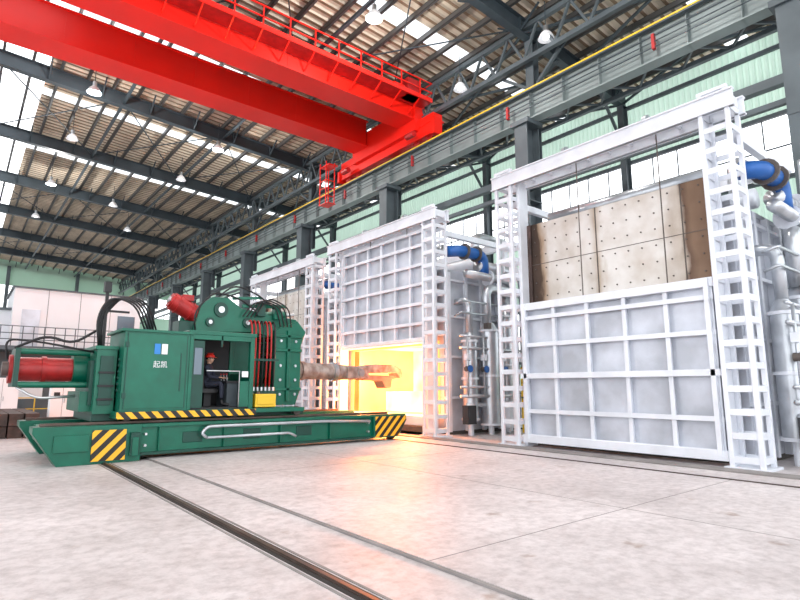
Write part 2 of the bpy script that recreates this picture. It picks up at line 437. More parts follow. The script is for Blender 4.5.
# ---------------------------------------------------------------- high bay lamps
lm=B()
lm.cyl((0,0,.35),(0,0,1.5),.02,'steel',6); lm.cyl((0,0,.12),(0,0,.38),.1,'chrome',12)
prof=[(.1,.14),(.16,.1),(.24,0),(.3,-.14),(.33,-.2)]
for (r0,z0),(r1,z1) in zip(prof[:-1],prof[1:]): lm.cyl((0,0,z0),(0,0,z1),r0,'white',20,r2=r1,caps=False)
lm.sphere((0,0,-.1),.14,'lamp_on',(1,1,1.1),12,8)
me0=None
pos=[(4,29.7),(4,36.5),(11.1,31.5),(10.9,38),(4,46),(8.5,47.6),(11.4,15.7),(17.3,16.8),(17.3,11.9),(11,54),(4,56),(11,8),(4,6),(4,-2),(12,-2)]
for (x,y) in pos:
    if me0 is None:
        o=lm.build('high_bay_lamp'); me0=o.data
    else:
        o=bpy.data.objects.new('high_bay_lamp',me0); scene.collection.objects.link(o)
    o.location=(x,y,zr(x)-.75)

# ---------------------------------------------------------------- furnaces
def post(b,y0,y1,x0,x1,zt):
    c=.09
    for x in (x0,x1-c):
        for y in (y0,y1-c): b.box(x,x+c,y,y+c,0,zt,'silver')
    z=.12
    b.box(x0-.08,x1+.08,y0-.08,y1+.08,0,.05,'silver')
    while z<zt-.1:
        b.box(x0+.01,x0+.03,y0+c,y1-c,z,z+.13,'silver'); b.box(x1-.03,x1-.01,y0+c,y1-c,z,z+.13,'silver')
        b.box(x0+c,x1-c,y0+.01,y0+.03,z,z+.13,'silver'); b.box(x0+c,x1-c,y1-.03,y1-.01,z,z+.13,'silver')
        z+=.46
def grid(b,x,y0,y1,z0,z1,ny,zs,t=.16):
    b.box(x,x+.08,y0,y1,z0,z1,'silver2')
    for i in range(ny+1):
        y=y0+(y1-y0)*i/ny; y=min(max(y,y0+.04),y1-.04)
        b.box(x-t*.8,x,y-.018,y+.018,z0,z1,'silver'); b.box(x-t*.8-.015,x-t*.8,y-.05,y+.05,z0,z1,'silver')
    for z in zs:
        b.box(x-t,x,y0,y1,z-.02,z+.02,'silver'); b.box(x-t-.02,x-t,y0-.03,y1+.03,z-.055,z+.055,'silver')
def furnace(y0,y1,zt,raised,pw=.62):
    f=empty('forging_furnace',(14.5,(y0+y1)/2,0))
    inv=Matrix.Translation((-14.5,-(y0+y1)/2,0))
    def fin(nm,b,bev=0):
        o=b.build(nm,None,bev); o.parent=f; o.matrix_parent_inverse=inv; return o
    b=B()
    post(b,y0,y0+pw,12.1,12.75,zt); post(b,y1-pw,y1,12.1,12.75,zt)
    b.box(12.35,12.74,y0+pw,y0+pw+.1,0,zt,'silver'); b.box(12.35,12.74,y1-pw-.1,y1-pw,0,zt,'silver')
    b.box(12.09,12.15,y0-.1,y1+.1,zt-.14,zt+.26,'silver'); b.box(12.7,12.76,y0-.1,y1+.1,zt-.14,zt+.26,'silver')
    for zz in (zt-.14,zt+.23): b.box(12.05,12.2,y0-.11,y1+.11,zz,zz+.04,'silver'); b.box(12.66,12.82,y0-.11,y1+.11,zz,zz+.04,'silver')
    y=y0
    while y<y1: b.box(12.16,12.7,y,y+.08,zt,zt+.24,'silver'); y+=.6
    for ya in (y0,y1-pw): 
        b.box(12.11,12.2,ya+.01,ya+.1,zt,zt+.4,'silver'); b.box(12.11,12.2,ya+pw-.1,ya+pw-.01,zt,zt+.4,'silver'); b.box(12.1,12.21,ya,ya+pw,zt+.32,zt+.4,'silver')
    b.cyl((12.45,y0+.3,zt+.36),(12.45,y1-.3,zt+.36),.05,'pipe',10)
    for yy in (y0+1.9,y1-2.3): b.cyl((12.45,yy-.05,zt+.36),(12.45,yy+.05,zt+.36),.18,'pipe',16)
    for yy in (y0+.1,y1-.3):
        b.box(15.9,16.1,yy,yy+.2,0,zt-.3,'silver'); b.box(12.75,16.1,yy,yy+.16,zt-.6,zt-.4,'silver')
    b.box(15.88,16.08,y0,y1,zt-.59,zt-.29,'silver')
    fin('door_frame',b,.006)
    ya,yb=y0+pw+.1,y1-pw-.1
    b=B()
    zb=5.6
    Y0,Y1=y0+.45,y1-.45
    oz0,oz1=.62,3.2
    b.box(12.95,13.2,Y0,Y1,oz1,zb,'silver2'); b.box(12.95,13.2,Y0,Y1,.12,oz0,'silver2')
    b.box(13.2,16.6,Y0,Y0+.15,.12,zb,'silver2'); b.box(13.2,16.6,Y1-.15,Y1,.12,zb,'silver2')
    b.box(12.95,13.2,Y0,ya+.15,oz0,oz1,'silver2'); b.box(12.95,13.2,yb-.15,Y1,oz0,oz1,'silver2')
    b.box(16.5,16.6,Y0+.15,Y1-.15,.12,zb,'silver2'); b.box(12.93,16.62,Y0-.02,Y1+.02,zb,zb+.12,'silver2')
    b.box(12.9,16.6,Y0,Y1,0,.12,'brick')
    x=13.1
    while x<16.7:
        for yy,s_ in ((Y0,-1),(Y1,1)):
            b.box(x,x+.03,yy,yy+s_*.14,.1,zb,'silver'); b.box(x-.05,x+.08,yy+s_*.13,yy+s_*.15,.1,zb,'silver')
        x+=.85
    for zz in (1.2,2.6,4.0,5.3):
        for yy,s_ in ((Y0,-1),(Y1,1)): b.box(12.95,16.6,yy,yy+s_*.12,zz,zz+.08,'silver')
    fin('furnace_body',b)
    if raised:
        b=B()
        G0,G1=ya+.15,yb-.15
        b.box(16.2,16.45,G0,G1,oz0,oz1,'glow2'); b.box(13.2,16.45,G0-.1,G0,oz0,oz1,'glow2'); b.box(13.2,16.45,G1,G1+.1,oz0,oz1,'glow')
        b.box(13.2,16.45,G0,G1,oz1,oz1+.1,'glow2'); b.box(13.2,16.45,G0,G1,oz0-.1,oz0,'glow')
        b.box(12.93,13.2,G0-.22,G0,oz0,oz1,'glow'); b.box(12.93,13.2,G1,G1+.22,oz0,oz1,'glow'); b.box(12.93,13.2,G0,G1,oz1-.12,oz1,'glow')
        b.box(14.3,15.9,16.2,18.6,oz0,oz0+.8,'glow2')
        fin('glowing_chamber',b)
        b=B(); grid(b,12.55,ya+.02,yb-.02,3.2,zt-.25,6,[3.25,3.8,4.5,5.2,5.9,6.6,zt-.3]); b.box(12.4,12.7,ya,yb,3.12,3.3,'silver')
        fin('furnace_door',b,.005)
        b=B(); b.box(12.63,12.85,ya+.1,yb-.1,3.3,zt-.6,'burnt'); fin('door_lining',b)
        b=B(); b.box(12.45,12.92,ya,yb,.3,.62,'silver'); b.box(12.3,12.92,ya,yb,.1,.3,'brick'); fin('sill',b,.01)
    else:
        b=B(); grid(b,12.45,ya+.02,yb-.02,.2,3.85,5,[.28,.95,1.9,2.75,3.5,3.8]); b.box(12.22,12.5,ya-.05,yb+.05,.12,.32,'silver'); b.box(12.2,12.5,ya-.05,yb+.05,1.83,1.97,'silver')
        b.box(12.25,12.6,ya-.03,yb+.03,3.72,3.92,'silver')
        for yy in (ya+.05,yb-.15): b.box(12.2,12.3,yy,yy+.1,.2,3.9,'silver')
        fin('furnace_door',b,.005)
        b=B(); b.box(12.7,12.9,ya+.02,yb-.02,3.8,6.3,'burnt'); fin('refractory_panel',b,.01)
        b=B()
        W=yb-ya
        for s_ in (.13,.565): b.box(12.685,12.7,ya+W*s_-.012,ya+W*s_+.012,3.85,6.3,'bolt')
        b.box(12.69,12.7,ya+.02,yb-.02,5.08,5.095,'bolt')
        for i in range(14):
            for j in range(6):
                yy=ya+.25+(W-.5)*i/13; zz=4.15+2.0*j/5
                b.cyl((12.68,yy,zz),(12.71,yy,zz),.02,'bolt',8)
        b.box(12.66,12.72,yb-.12,yb,3.85,6.3,'billet'); b.box(12.66,12.72,ya,ya+.08,3.85,6.3,'billet')
        fin('panel_bolts',b)
    b=B()
    ztop=3.9 if not raised else zt-.3
    for yy in (ya+.95*(yb-ya)/5*1,ya+(yb-ya)*.62): b.cyl((12.38,yy,ztop),(12.38,yy,zt+.35),.016,'bolt',6)
    fin('lifting_chains',b)
    # ---- pipework on near side
    b=B()
    yp=y0-.15
    for (x,r,zb0,zt0,dy) in ((13.6,.26,.5,3.2,0),(14.5,.32,.3,3.6,-.1),(15.5,.26,.5,4.2,0)):
        b.cyl((x,yp+dy,zb0),(x,yp+dy,zt0),r,'pipe',18); b.cyl((x,yp+dy,zt0),(x,yp+dy,zt0+.25),r,'pipe',18,r2=r*.5)
        for zz in (zb0,(zb0+zt0)/2,zt0-.08): b.cyl((x,yp+dy,zz),(x,yp+dy,zz+.07),r+.05,'silver',18)
        b.cyl((x,yp+dy,0),(x,yp+dy,zb0),.1,'silver',10)
    b.tube([(12.95,y0+.2,6.3),(13.2,yp,6.3),(14.4,yp,6.3),(14.4,yp,5.6)],.2,'blue',14,.35)
    b.tube([(14.2,yp+.1,5.9),(16.8,yp+.1,5.9),(16.8,yp+.1,2.0)],.22,'pipe',14,.5)
    b.tube([(13.4,yp-.1,5.5),(15.6,yp-.1,5.5),(15.9,yp-.1,5.2),(15.9,yp-.1,.3)],.15,'pipe',12,.4)
    b.tube([(14.4,yp-.1,3.8),(14.4,yp-.1,5.1),(16.4,yp-.1,5.1),(16.4,yp+.6,5.1)],.17,'pipe',12,.35)
    b.tube([(13.6,yp,3.4),(13.6,yp,4.6),(13.6,y0+.6,4.6)],.13,'pipe',12,.3)
    b.tube([(15.0,yp-.3,6.9),(15.0,yp-.3,6.5),(14.9,yp-.1,1.0),(13.2,yp-.2,1.0)],.07,'pipe',10,.2)
    for zz,rr in ((1.3,.06),(1.6,.045),(2.9,.05),(3.3,.04)):
        b.tube([(12.9,yp-.25,zz),(16.8,yp-.25,zz)],rr,'pipe',8)
    for xx in (13.2,14.0,15.0,16.1):
        b.tube([(xx,yp-.28,1.3),(xx,yp-.28,3.3)],.035,'pipe',8); 
        b.cyl((xx,yp-.34,2.2),(xx,yp-.2,2.2),.09,'bolt',12); b.cyl((xx,yp-.42,2.2),(xx,yp-.4,2.2),.12,'blue',12)
        b.box(xx-.08,xx+.08,yp-.36,yp-.2,2.5,2.7,'silver')
    for (x,z) in ((13.4,6.3),(14.0,6.3),(15.2,5.9),(16.0,5.9),(14.6,5.5)):
        b.cyl((x,yp+.0,z),(x+.06,yp+.0,z),.29,'bolt' if x<14.2 else 'silver',16)
    b.box(13.0,13.4,yp-.45,yp-.2,.4,1.0,'dark'); b.box(15.0,15.5,yp-.5,yp-.2,.2,1.1,'silver')
    b.box(14.1,14.3,yp-.4,yp-.22,3.6,3.8,'bolt'); b.box(15.7,16.0,yp-.4,yp-.22,4.4,4.6,'blue')
    for zz in (4.0,4.4): b.tube([(13.0,yp+.1,zz),(13.0,yp-.2,zz+.1),(15.2,yp-.2,zz+.1)],.035,'pipe',8,.1)
    b.box(15.8,17.4,yp-1.3,yp-.4,1.2,1.26,'steel2')
    for xx in (15.8,17.35):
        for yy in (yp-1.3,yp-.45): b.box(xx,xx+.05,yy,yy+.05,0,2.3,'yellow')
    for zz in (1.75,2.27): b.box(15.8,17.4,yp-1.3,yp-1.26,zz,zz+.04,'yellow'); b.box(15.8,15.84,yp-1.3,yp-.4,zz,zz+.04,'yellow')
    b.tube([(13.5,y0+1,6.6),(13.5,y1-1,6.6)],.2,'pipe',14); 
    b.tube([(15.2,y0+.6,6.3),(15.2,y1-1,6.3)],.26,'silver',14)
    b.tube([(15.2,y0+1,6.3),(15.2,y0+1,7.4),(16.9,y0+1,7.4)],.2,'pipe',12,.4)
    for yy in (y0+1.5,y0+3,y0+4.6): b.cyl((13.5,yy,5.7),(13.5,yy,6.6),.12,'pipe',12); b.cyl((15.2,yy,5.7),(15.2,yy,6.3),.14,'pipe',12)
    fin('pipework',b)
    return f
furnace(3.92,10.4,7.6,False)
furnace(13.15,19.9,7.42,True)
furnace(21.3,28.0,7.25,False)
b=B(); b.box(11.6,12.0,-20,30,0,.03,'slab'); b.build('trim_2')

# ---------------------------------------------------------------- charging manipulator
mc=empty('charging_manipulator',(6,15,0))
def mb(nm,b,bev=.008):
    o=b.build(nm,None,bev); o.parent=mc; o.matrix_parent_inverse=Matrix.Translation((-6,-15,0)); return o
b=B()
for ya in (13.42,16.3):
    b.box(3.1,10.9,ya+.1,ya+.55,.14,.72,'green'); b.box(3.2,10.1,ya,ya+.65,.7,.78,'green'); b.box(3.2,10.1,ya,ya+.65,.08,.15,'green2')
    b.prism([(1.0,.78),(1.0,.66),(1.5,-.03),(3.2,-.03),(3.2,.78)],'y',ya,ya+.65,'green')
    b.prism([(10.1,.78),(11.4,.78),(11.45,.6),(11.1,.1),(10.1,.1)],'y',ya-.02,ya+.66,'green')
    b.box(1.15,10.9,ya+.28,ya+.36,.78,.84,'cast')
x=3.6
while x<10: b.box(x,x+.03,13.43,13.53,.15,.7,'green'); x+=1.63
b.box(1.3,1.7,13.43,16.9,.35,.7,'green'); b.box(10.5,11.2,13.43,16.9,.3,.7,'green'); b.box(2.3,2.9,13.43,16.9,.3,.7,'green2')
b.box(1.4,2.1,13.36,13.42,.25,.6,'green'); b.box(2.95,3.15,13.3,13.42,.1,.6,'green2')
b.box(2.98,3.12,13.28,13.3,.1,.5,'green')
for xx in (4.2,5.8,7.4): b.box(xx,xx+.5,13.5,13.53,.3,.55,'green2')
for xx in (3.3,9.9):
    for zz in (.3,.55): b.cyl((xx,13.4,zz),(xx,13.55,zz),.03,'chrome',8)
for xx in (2.45,11.03):
    for yy in (13.75,16.6): b.cyl((xx-.08,yy,.24),(xx+.08,yy,.24),.24,'bolt',20)
mb('bridge_frame',b)
b=B(); b.box(2.15,2.86,13.385,13.415,.03,.68,'hazard2'); b.prism([(10.15,.72),(11.36,.72),(11.4,.6),(11.08,.13),(10.15,.13)],'y',13.38,13.398,'hazard2')
mb('hazard_plates',b,0)
b=B(); b.tube([(4.75,13.34,.4),(4.6,13.34,.5),(4.75,13.34,.66),(7.4,13.34,.66),(8.2,13.36,.66),(9.9,13.36,.6)],.04,'pipe',10,.15)
b.tube([(4.75,13.34,.4),(7.1,13.34,.4),(7.3,13.34,.3)],.035,'pipe',10,.1); mb('conduit_pipe',b,0)
CT=2.88
b=B()
b.box(2.6,6.05,13.36,16.9,.9,1.06,'green'); b.box(2.2,7.9,14.0,16.3,.84,1.0,'green2')
for xx in (2.9,5.6,7.5):
    for yy in (13.74,16.62): b.cyl((xx,yy-.07,.96),(xx,yy+.07,.96),.12,'bolt',14)
b.box(2.68,4.22,13.45,15.0,1.06,CT,'green')
b.box(2.74,4.16,13.43,13.46,1.12,CT-.06,'green'); b.box(4.0,4.03,13.42,13.45,1.5,2.4,'green2')
for xx in (2.74,4.14): b.box(xx,xx+.02,13.425,13.43,1.12,CT-.06,'green2')
for zz in (1.35,2.5): b.box(2.7,2.78,13.41,13.45,zz,zz+.12,'green2')
b.box(2.6,4.3,13.4,15.05,CT-.02,CT+.04,'green')
for i in range(6): b.box(2.655,2.69,13.8,14.7,1.5+i*.14,1.56+i*.14,'green2')
b.box(2.2,2.64,13.9,16.4,1.0,2.5,'green'); b.box(2.15,2.66,13.86,16.44,2.45,2.53,'green')
b.box(2.12,2.2,14.1,14.5,1.2,2.2,'green2'); b.box(2.28,2.56,13.85,13.9,1.2,2.3,'green2'); b.box(1.95,2.2,14.2,15.9,1.05,1.5,'green')
for zz in (1.3,1.6,1.9): b.box(2.25,2.6,13.83,13.86,zz,zz+.05,'black')
b.box(4.3,6.9,15.05,16.1,1.06,3.0,'green'); b.box(6.1,7.0,14.3,15.9,1.0,1.6,'green2')
b.box(4.3,6.0,15.0,15.05,1.1,2.8,'green2')
mb('trolley_body',b)
b=B(); b.box(2.6,6.05,13.34,13.358,.9,1.05,'hazard'); mb('hazard_skirt',b,0)
b=B()
b.box(4.2,6.05,13.45,15.0,CT+.0,CT+.1,'green'); b.box(4.22,5.95,14.9,14.98,1.06,CT,'dark')
b.box(4.225,4.32,13.45,13.57,1.06,CT,'green'); b.box(5.88,6.0,13.45,13.57,1.06,CT,'green'); b.box(5.88,6.0,14.85,14.97,1.06,CT,'green')
b.box(5.05,5.1,13.46,13.52,2.6,CT,'green2'); b.box(4.3,5.9,13.46,13.54,CT-.12,CT,'green')
b.box(4.24,4.26,13.57,14.9,1.06,CT,'dark'); b.box(5.9,5.98,13.57,14.85,1.06,1.95,'green'); b.box(4.3,5.9,13.5,14.9,1.06,1.1,'dark')
b.box(4.3,4.62,13.47,13.52,1.1,CT-.15,'green2'); b.box(4.36,4.56,13.455,13.48,1.9,2.55,'glass')
b.box(5.62,5.88,13.47,13.5,1.1,1.75,'green'); b.box(5.66,5.84,13.45,13.47,1.85,2.0,'white')
b.tube([(5.6,13.48,1.1),(5.6,13.48,2.0),(4.7,13.48,2.0)],.02,'chrome',8)
b.box(4.82,5.28,14.1,14.6,1.45,1.56,'black'); b.box(4.78,4.9,14.15,14.6,1.55,2.15,'black'); b.box(4.95,5.15,14.25,14.45,1.1,1.45,'dark')
b.box(5.45,5.75,13.9,14.6,1.1,1.72,'steel2'); b.box(5.4,5.78,13.85,14.62,1.7,1.76,'dark')
for yy in (14.0,14.2,14.4): b.cyl((5.48,yy,1.76),(5.46,yy,1.92),.012,'chrome',6); b.sphere((5.46,yy,1.93),.025,'dkred')
b.box(4.85,5.1,14.86,14.9,2.2,2.6,'steel2')
mb('operator_cab',b)
b=B()
for ya in (14.25,15.7):
    b.prism([(4.55,3.02),(4.75,3.75),(5.05,3.98),(5.5,4.0),(5.9,3.75),(6.9,3.62),(7.7,3.55),(8.05,3.2),(7.95,2.95),(7.2,2.98),(6.2,3.1)],'y',ya,ya+.12,'green')
    for (x,z,r) in ((5.3,3.65,.2),(6.1,3.35,.14),(7.7,3.25,.2),(5.0,3.3,.12)):
        b.cyl((x,ya-.05,z),(x,ya+.17,z),r,'green2',20); b.cyl((x,ya-.07,z),(x,ya+.19,z),r*.45,'chrome',14)
for (x,z,r) in ((5.3,3.65,.1),(7.7,3.25,.12),(6.1,3.35,.08)): b.cyl((x,14.25,z),(x,15.8,z),r,'green2',14)
b.box(5.0,5.6,14.4,15.6,3.05,3.9,'green2'); b.box(4.5,7.2,14.37,15.7,3.0,3.12,'green')
b.box(5.9,6.05,14.3,14.36,3.1,3.7,'green')
b.cyl((6.0,14.6,3.55),(7.5,14.6,3.7),.13,'green',14); b.cyl((7.4,14.6,3.69),(7.8,14.6,3.73),.06,'chrome',12)
b.cyl((6.0,15.3,3.55),(7.5,15.3,3.7),.13,'green',14)
b.beam((5.9,14.2,3.8),(7.3,14.2,3.9),.06,.1,'green'); b.beam((5.6,14.2,3.98),(6.5,14.2,4.08),.05,.08,'green')
b.box(6.35,6.6,14.1,14.25,3.55,3.95,'green2'); b.box(6.9,7.1,14.1,14.3,3.5,3.9,'green')
b.tube([(4.6,14.2,3.0),(4.5,14.1,3.5),(5.0,14.1,4.1),(5.8,14.15,4.0),(6.3,14.15,3.7)],.025,'black',8,.3)
b.tube([(5.2,14.2,4.0),(5.6,14.1,4.35),(6.4,14.15,4.15),(6.9,14.2,3.8)],.025,'black',8,.3)
for i in range(4): b.tube([(5.9+.12*i,14.12,3.5),(6.2+.14*i,14.0,3.95+.05*i),(6.9+.14*i,14.02,3.85),(7.1+.12*i,14.1,3.3)],.022,'black',8,.25)
b.prism([(6.95,1.1),(7.7,1.1),(7.85,1.5),(7.85,2.8),(8.0,3.2),(7.7,3.5),(6.95,3.2)],'y',14.15,14.3,'green')
b.prism([(6.95,1.1),(7.7,1.1),(7.85,1.5),(7.85,2.8),(8.0,3.2),(7.7,3.5),(6.95,3.2)],'y',15.7,15.85,'green')
b.box(6.9,7.8,14.3,15.7,1.35,1.6,'green2'); b.box(6.9,7.8,14.3,15.7,2.6,2.85,'green2')
for zz in (1.5,2.6,3.0): b.box(6.95,7.85,14.08,14.15,zz,zz+.08,'green')
b.box(7.35,7.45,14.08,14.15,1.2,3.2,'green')
for zz in (1.4,1.8,2.2,2.9): b.cyl((7.15,14.1,zz),(7.15,14.15,zz),.04,'chrome',10); b.cyl((7.65,14.1,zz),(7.65,14.15,zz),.04,'chrome',10)
b.cyl((4.15,14.6,3.75),(4.3,14.6,3.65),.1,'green2',14)
b.box(4.2,4.9,14.35,14.9,2.98,3.3,'green2')
mb('lifting_mechanism',b)
b=B(); a=Vector((4.05,14.6,3.82)); c=Vector((4.85,14.6,3.45)); d=(c-a).normalized()
b.cyl(a,c,.24,'dkred',22); b.cyl(a-d*.06,a,.2,'dkred',22); b.cyl(c,c+d*.1,.28,'green2',22); b.cyl(a+d*.15,a+d*.19,.26,'dkred',22); b.cyl(a+d*.55,a+d*.59,.26,'dkred',22)
b.box(4.3,4.6,14.45,14.75,3.85,4.0,'dkred'); b.cyl(a-d*.1,a-d*.06,.1,'chrome',12)
mb('drive_motor',b,0)
b=B()
for i in range(7):
    x=6.12+.12*i
    b.tube([(x,13.95,1.55),(x,13.9,2.6),(x,13.92,3.2),(x+.02,14.1,3.45),(x+.05,14.35,3.3)],.027,'black' if i in (3,6) else 'dkred',8,.25)
    b.cyl((x,13.95,1.5),(x,13.95,1.6),.045,'chrome',8)
b.box(6.05,6.95,13.85,14.05,1.42,1.5,'green2'); b.box(6.05,6.95,13.84,13.88,2.3,2.36,'green2')
mb('hose_bank',b,0)
b=B(); b.box(6.1,6.72,13.5,14.1,1.08,1.42,'yellow'); b.cyl((6.3,13.8,1.42),(6.3,13.8,1.48),.06,'bolt',10); b.box(6.15,6.67,13.48,13.5,1.15,1.36,'yellow'); b.box(6.05,7.6,13.42,14.2,.95,1.06,'green'); mb('oil_tank',b,.02)
b=B()
b.beam((2.4,14.4,2.5),(2.4,14.4,3.95),.07,.07,'black'); b.box(2.32,2.48,14.32,14.48,3.85,4.1,'black'); b.beam((2.4,14.4,3.4),(2.95,14.4,3.4),.05,.05,'black')
for i in range(5):
    o=.1*i
    b.tube([(2.25+o*.5,14.1+o,2.5),(2.15+o*.4,14.1+o,3.2),(2.4+o,14.1+o,3.72+o*.3),(3.0+o,14.1+o,3.6+o*.3),(3.35+o,14.2+o,2.88)],.025,'black',8,.45,6)
b.tube([(.6,14.5,2.45),(1.2,14.3,2.75),(1.7,14.2,2.55),(2.2,14.2,2.9)],.03,'black',8,.3)
b.tube([(.5,14.7,2.2),(.4,14.6,2.65),(1.1,14.5,2.6),(2.2,14.3,2.4)],.025,'black',8,.3)
mb('hydraulic_hoses',b,0)
b=B()
b.cyl((.7,15,2.0),(2.2,15,2.0),.27,'dkred',24); b.cyl((.55,15,2.0),(.72,15,2.0),.32,'dkred',24); b.cyl((1.2,15,2.0),(1.3,15,2.0),.3,'dkred',24)
b.cyl((1.85,15,2.0),(2.21,15,2.0),.38,'green',24); b.cyl((.42,15,2.0),(.57,15,2.0),.16,'bolt',16)
b.cyl((.7,14.5,2.38),(2.15,14.5,2.38),.07,'green',12); b.cyl((.7,14.5,1.65),(2.15,14.5,1.65),.07,'green',12); b.box(.62,.72,14.4,15.6,1.6,2.45,'green2')
b.tube([(.7,14.45,1.6),(1.1,14.4,1.35),(1.9,14.4,1.4)],.03,'chrome',8,.2)
mb('tail_cylinder',b,0)
b=B()
b.cyl((6.9,15,2.1),(7.9,15,2.1),.42,'green2',28); b.cyl((7.85,15,2.1),(8.1,15,2.1),.33,'bolt',28)
b.cyl((8.05,15,2.1),(9.7,15,2.08),.25,'rust',28); b.cyl((8.3,15,2.1),(8.42,15,2.1),.29,'rust',28); b.cyl((9.5,15,2.08),(9.66,15,2.08),.3,'chrome',28)
b.cyl((9.66,15,2.08),(10.5,15,2.06),.26,'rust',28,r2=.22)
b.box(10.0,10.9,14.72,15.28,1.88,2.24,'rust')
b.cyl((10.55,14.66,2.06),(10.55,15.34,2.06),.12,'chrome',16)
mb('ram_arm',b,.01)
b=B()
b.prism([(10.7,2.28),(11.2,2.36),(12.1,2.34),(12.4,2.2),(12.45,1.95),(12.33,1.9),(12.15,2.08),(10.7,2.06)],'y',14.74,15.26,'rust')
b.prism([(10.7,2.0),(12.1,1.98),(12.15,1.9),(11.95,1.84),(11.9,1.58),(11.65,1.56),(11.5,1.8),(10.7,1.84)],'y',14.74,15.26,'fire_lit')
mb('gripper_jaws',b,.015)
b=B()
b.box(3.36,3.50,13.415,13.428,2.36,2.60,'logo_blue'); b.box(3.53,3.67,13.415,13.428,2.36,2.60,'white')
mb('company_mark',b,0)
t=bpy.data.curves.new('lettering','FONT'); t.body='\u8d77\u51ef'; t.size=.17; t.align_x='CENTER'; t.extrude=.003
to=bpy.data.objects.new('lettering',t); scene.collection.objects.link(to); to.location=(3.52,13.425,2.06); to.rotation_euler=(math.pi/2,0,0); t.materials.append(M['white'])
to.parent=mc; to.matrix_parent_inverse=Matrix.Translation((-6,-15,0))
mc.scale=(.94,1,1)

# ---------------------------------------------------------------- operator
op=empty('machine_operator',(5.09,14.3,1.68)); op.rotation_euler=(0,0,math.radians(-128))
def skin(nm,verts,edges,rad,k,root=0,sub=2):
    me=bpy.data.meshes.new(nm); me.from_pydata(verts,edges,[]); me.materials.append(M[k])
    o=bpy.data.objects.new(nm,me); scene.collection.objects.link(o); o.parent=op
    m=o.modifiers.new('skin','SKIN'); m.use_smooth_shade=True
    for i,r in enumerate(rad):
        d=me.skin_vertices[0].data[i]; d.radius=(r,r) if not isinstance(r,tuple) else r; d.use_root=(i==root)
    s_=o.modifiers.new('sub','SUBSURF'); s_.levels=sub; s_.render_levels=sub
    return o
V=[(0,0,0),(0,.0,.18),(0,.02,.36),(0,.02,.46),(0,.03,.53)]; E=[(0,1),(1,2),(2,3),(3,4)]; R=[(.15,.12),(.14,.11),(.165,.115),(.13,.09),.05]
def addc(par,pts,rs):
    p=par
    for q,r in zip(pts,rs):
        V.append(q);R.append(r);E.append((p,len(V)-1));p=len(V)-1
    return p
for s_ in (-1,1):
    addc(3,[(s_*.18,.02,.43),(s_*.25,.12,.19),(s_*.2,.31,.16),(s_*.18,.36,.165)],[.06,.047,.036,.03])
    addc(0,[(s_*.11,.06,-.01),(s_*.14,.42,.02),(s_*.14,.44,-.38)],[.095,.065,.045])
skin('body',V,E,R,'cloth')
V=[];E=[];R=[]
for s_ in (-1,1):
    n=len(V); V+= [(s_*.14,.44,-.4),(s_*.14,.46,-.5),(s_*.15,.58,-.52),(s_*.15,.66,-.525)]; E+=[(n,n+1),(n+1,n+2),(n+2,n+3)]; R+=[.045,.045,.045,.03]
for i,s_ in ((0,-1),(4,1)):
    skin('boot_%d'%(i//4+1),V[i:i+4],[(0,1),(1,2),(2,3)],R[i:i+4],'black')
for s_ in (-1,1):
    w=(s_*.18,.36,.165); HV=[w,(s_*.175,.41,.165),(s_*.172,.445,.16)]; 
    skin('palm_%d'%((s_+3)//2),HV,[(0,1),(1,2)],[.027,(.04,.022),(.038,.018)],'skin',0,2)
    for i,(dx,ln) in enumerate(((-.03,.030),(-.01,.034),(.012,.031),(.032,.024))):
        x=s_*.172+dx
        skin('finger_%d_%d'%((s_+3)//2,i+1),[(x,.44,.165),(x,.44+ln,.168),(x,.445+ln*1.5,.148),(x,.44+ln*1.1,.125)],[(0,1),(1,2),(2,3)],[.0095,.009,.0085,.0075],'skin',0,1)
    skin('thumb_%d'%((s_+3)//2),[(s_*.15,.40,.16),(s_*.128,.425,.15),(s_*.13,.455,.14)],[(0,1),(1,2)],[.012,.011,.009],'skin',0,1)
b=B(); hc=(0,.05,.65)
vs=[];u,v=20,16
for i in range(v+1):
    th=math.pi*i/v
    for j in range(u):
        ph=2*math.pi*j/u
        x=.075*math.sin(th)*math.cos(ph); y=.095*math.sin(th)*math.sin(ph); z=.12*math.cos(th)
        if z<0: x*=1+z*2.2; y=y*(1+z*.8)+(.01 if y>0 else 0)
        if z>-.02 and z<.03 and y>.06 and abs(x)>.015 and abs(x)<.05: y-=.008
        vs.append((x,hc[1]+y,hc[2]+z))
b.add(vs,[(i*u+j,(i+1)*u+j,(i+1)*u+(j+1)%u,i*u+(j+1)%u) for i in range(v) for j in range(u)],'skin',True)
b.add([(-.013,.14,.655),(.013,.14,.655),(0,.135,.68),(-.018,.14,.62),(.018,.14,.62),(0,.168,.627)],[(2,0,5),(2,5,1),(0,3,5),(5,4,1),(3,4,5)],'skin',True)
for s_ in (-1,1):
    b.sphere((s_*.03,.132,.655),.012,'eye',(1.2,.6,.7),10,6); b.sphere((s_*.03,.139,.655),.006,'hair',(1,.6,1),8,6)
    b.box(s_*.03-.016,s_*.03+.016,.136,.145,.676,.682,'hair'); b.sphere((s_*.076,.045,.645),.024,'skin',(.4,.8,1.2),10,8)
b.box(-.022,.022,.133,.142,.588,.596,'lip')
b.cyl((0,.03,.5),(0,.045,.6),.05,'skin',14)
b.sphere((0,.04,.665),.1,'hair',(.8,1,1.05),16,10,0,6)
h=b.build('head'); h.parent=op
b=B(); b.sphere((0,.045,.69),.115,'helmet',(.95,1.12,.95),22,12,0,6)
b.cyl((0,.045,.688),(0,.045,.694),.112,'helmet',22); b.prism([(-.085,.13),(.085,.13),(.06,.2),(0,.215),(-.06,.2)],'z',.684,.692,'helmet'); b.box(-.012,.012,-.04,.13,.795,.806,'helmet')
h=b.build('hard_hat'); h.parent=op

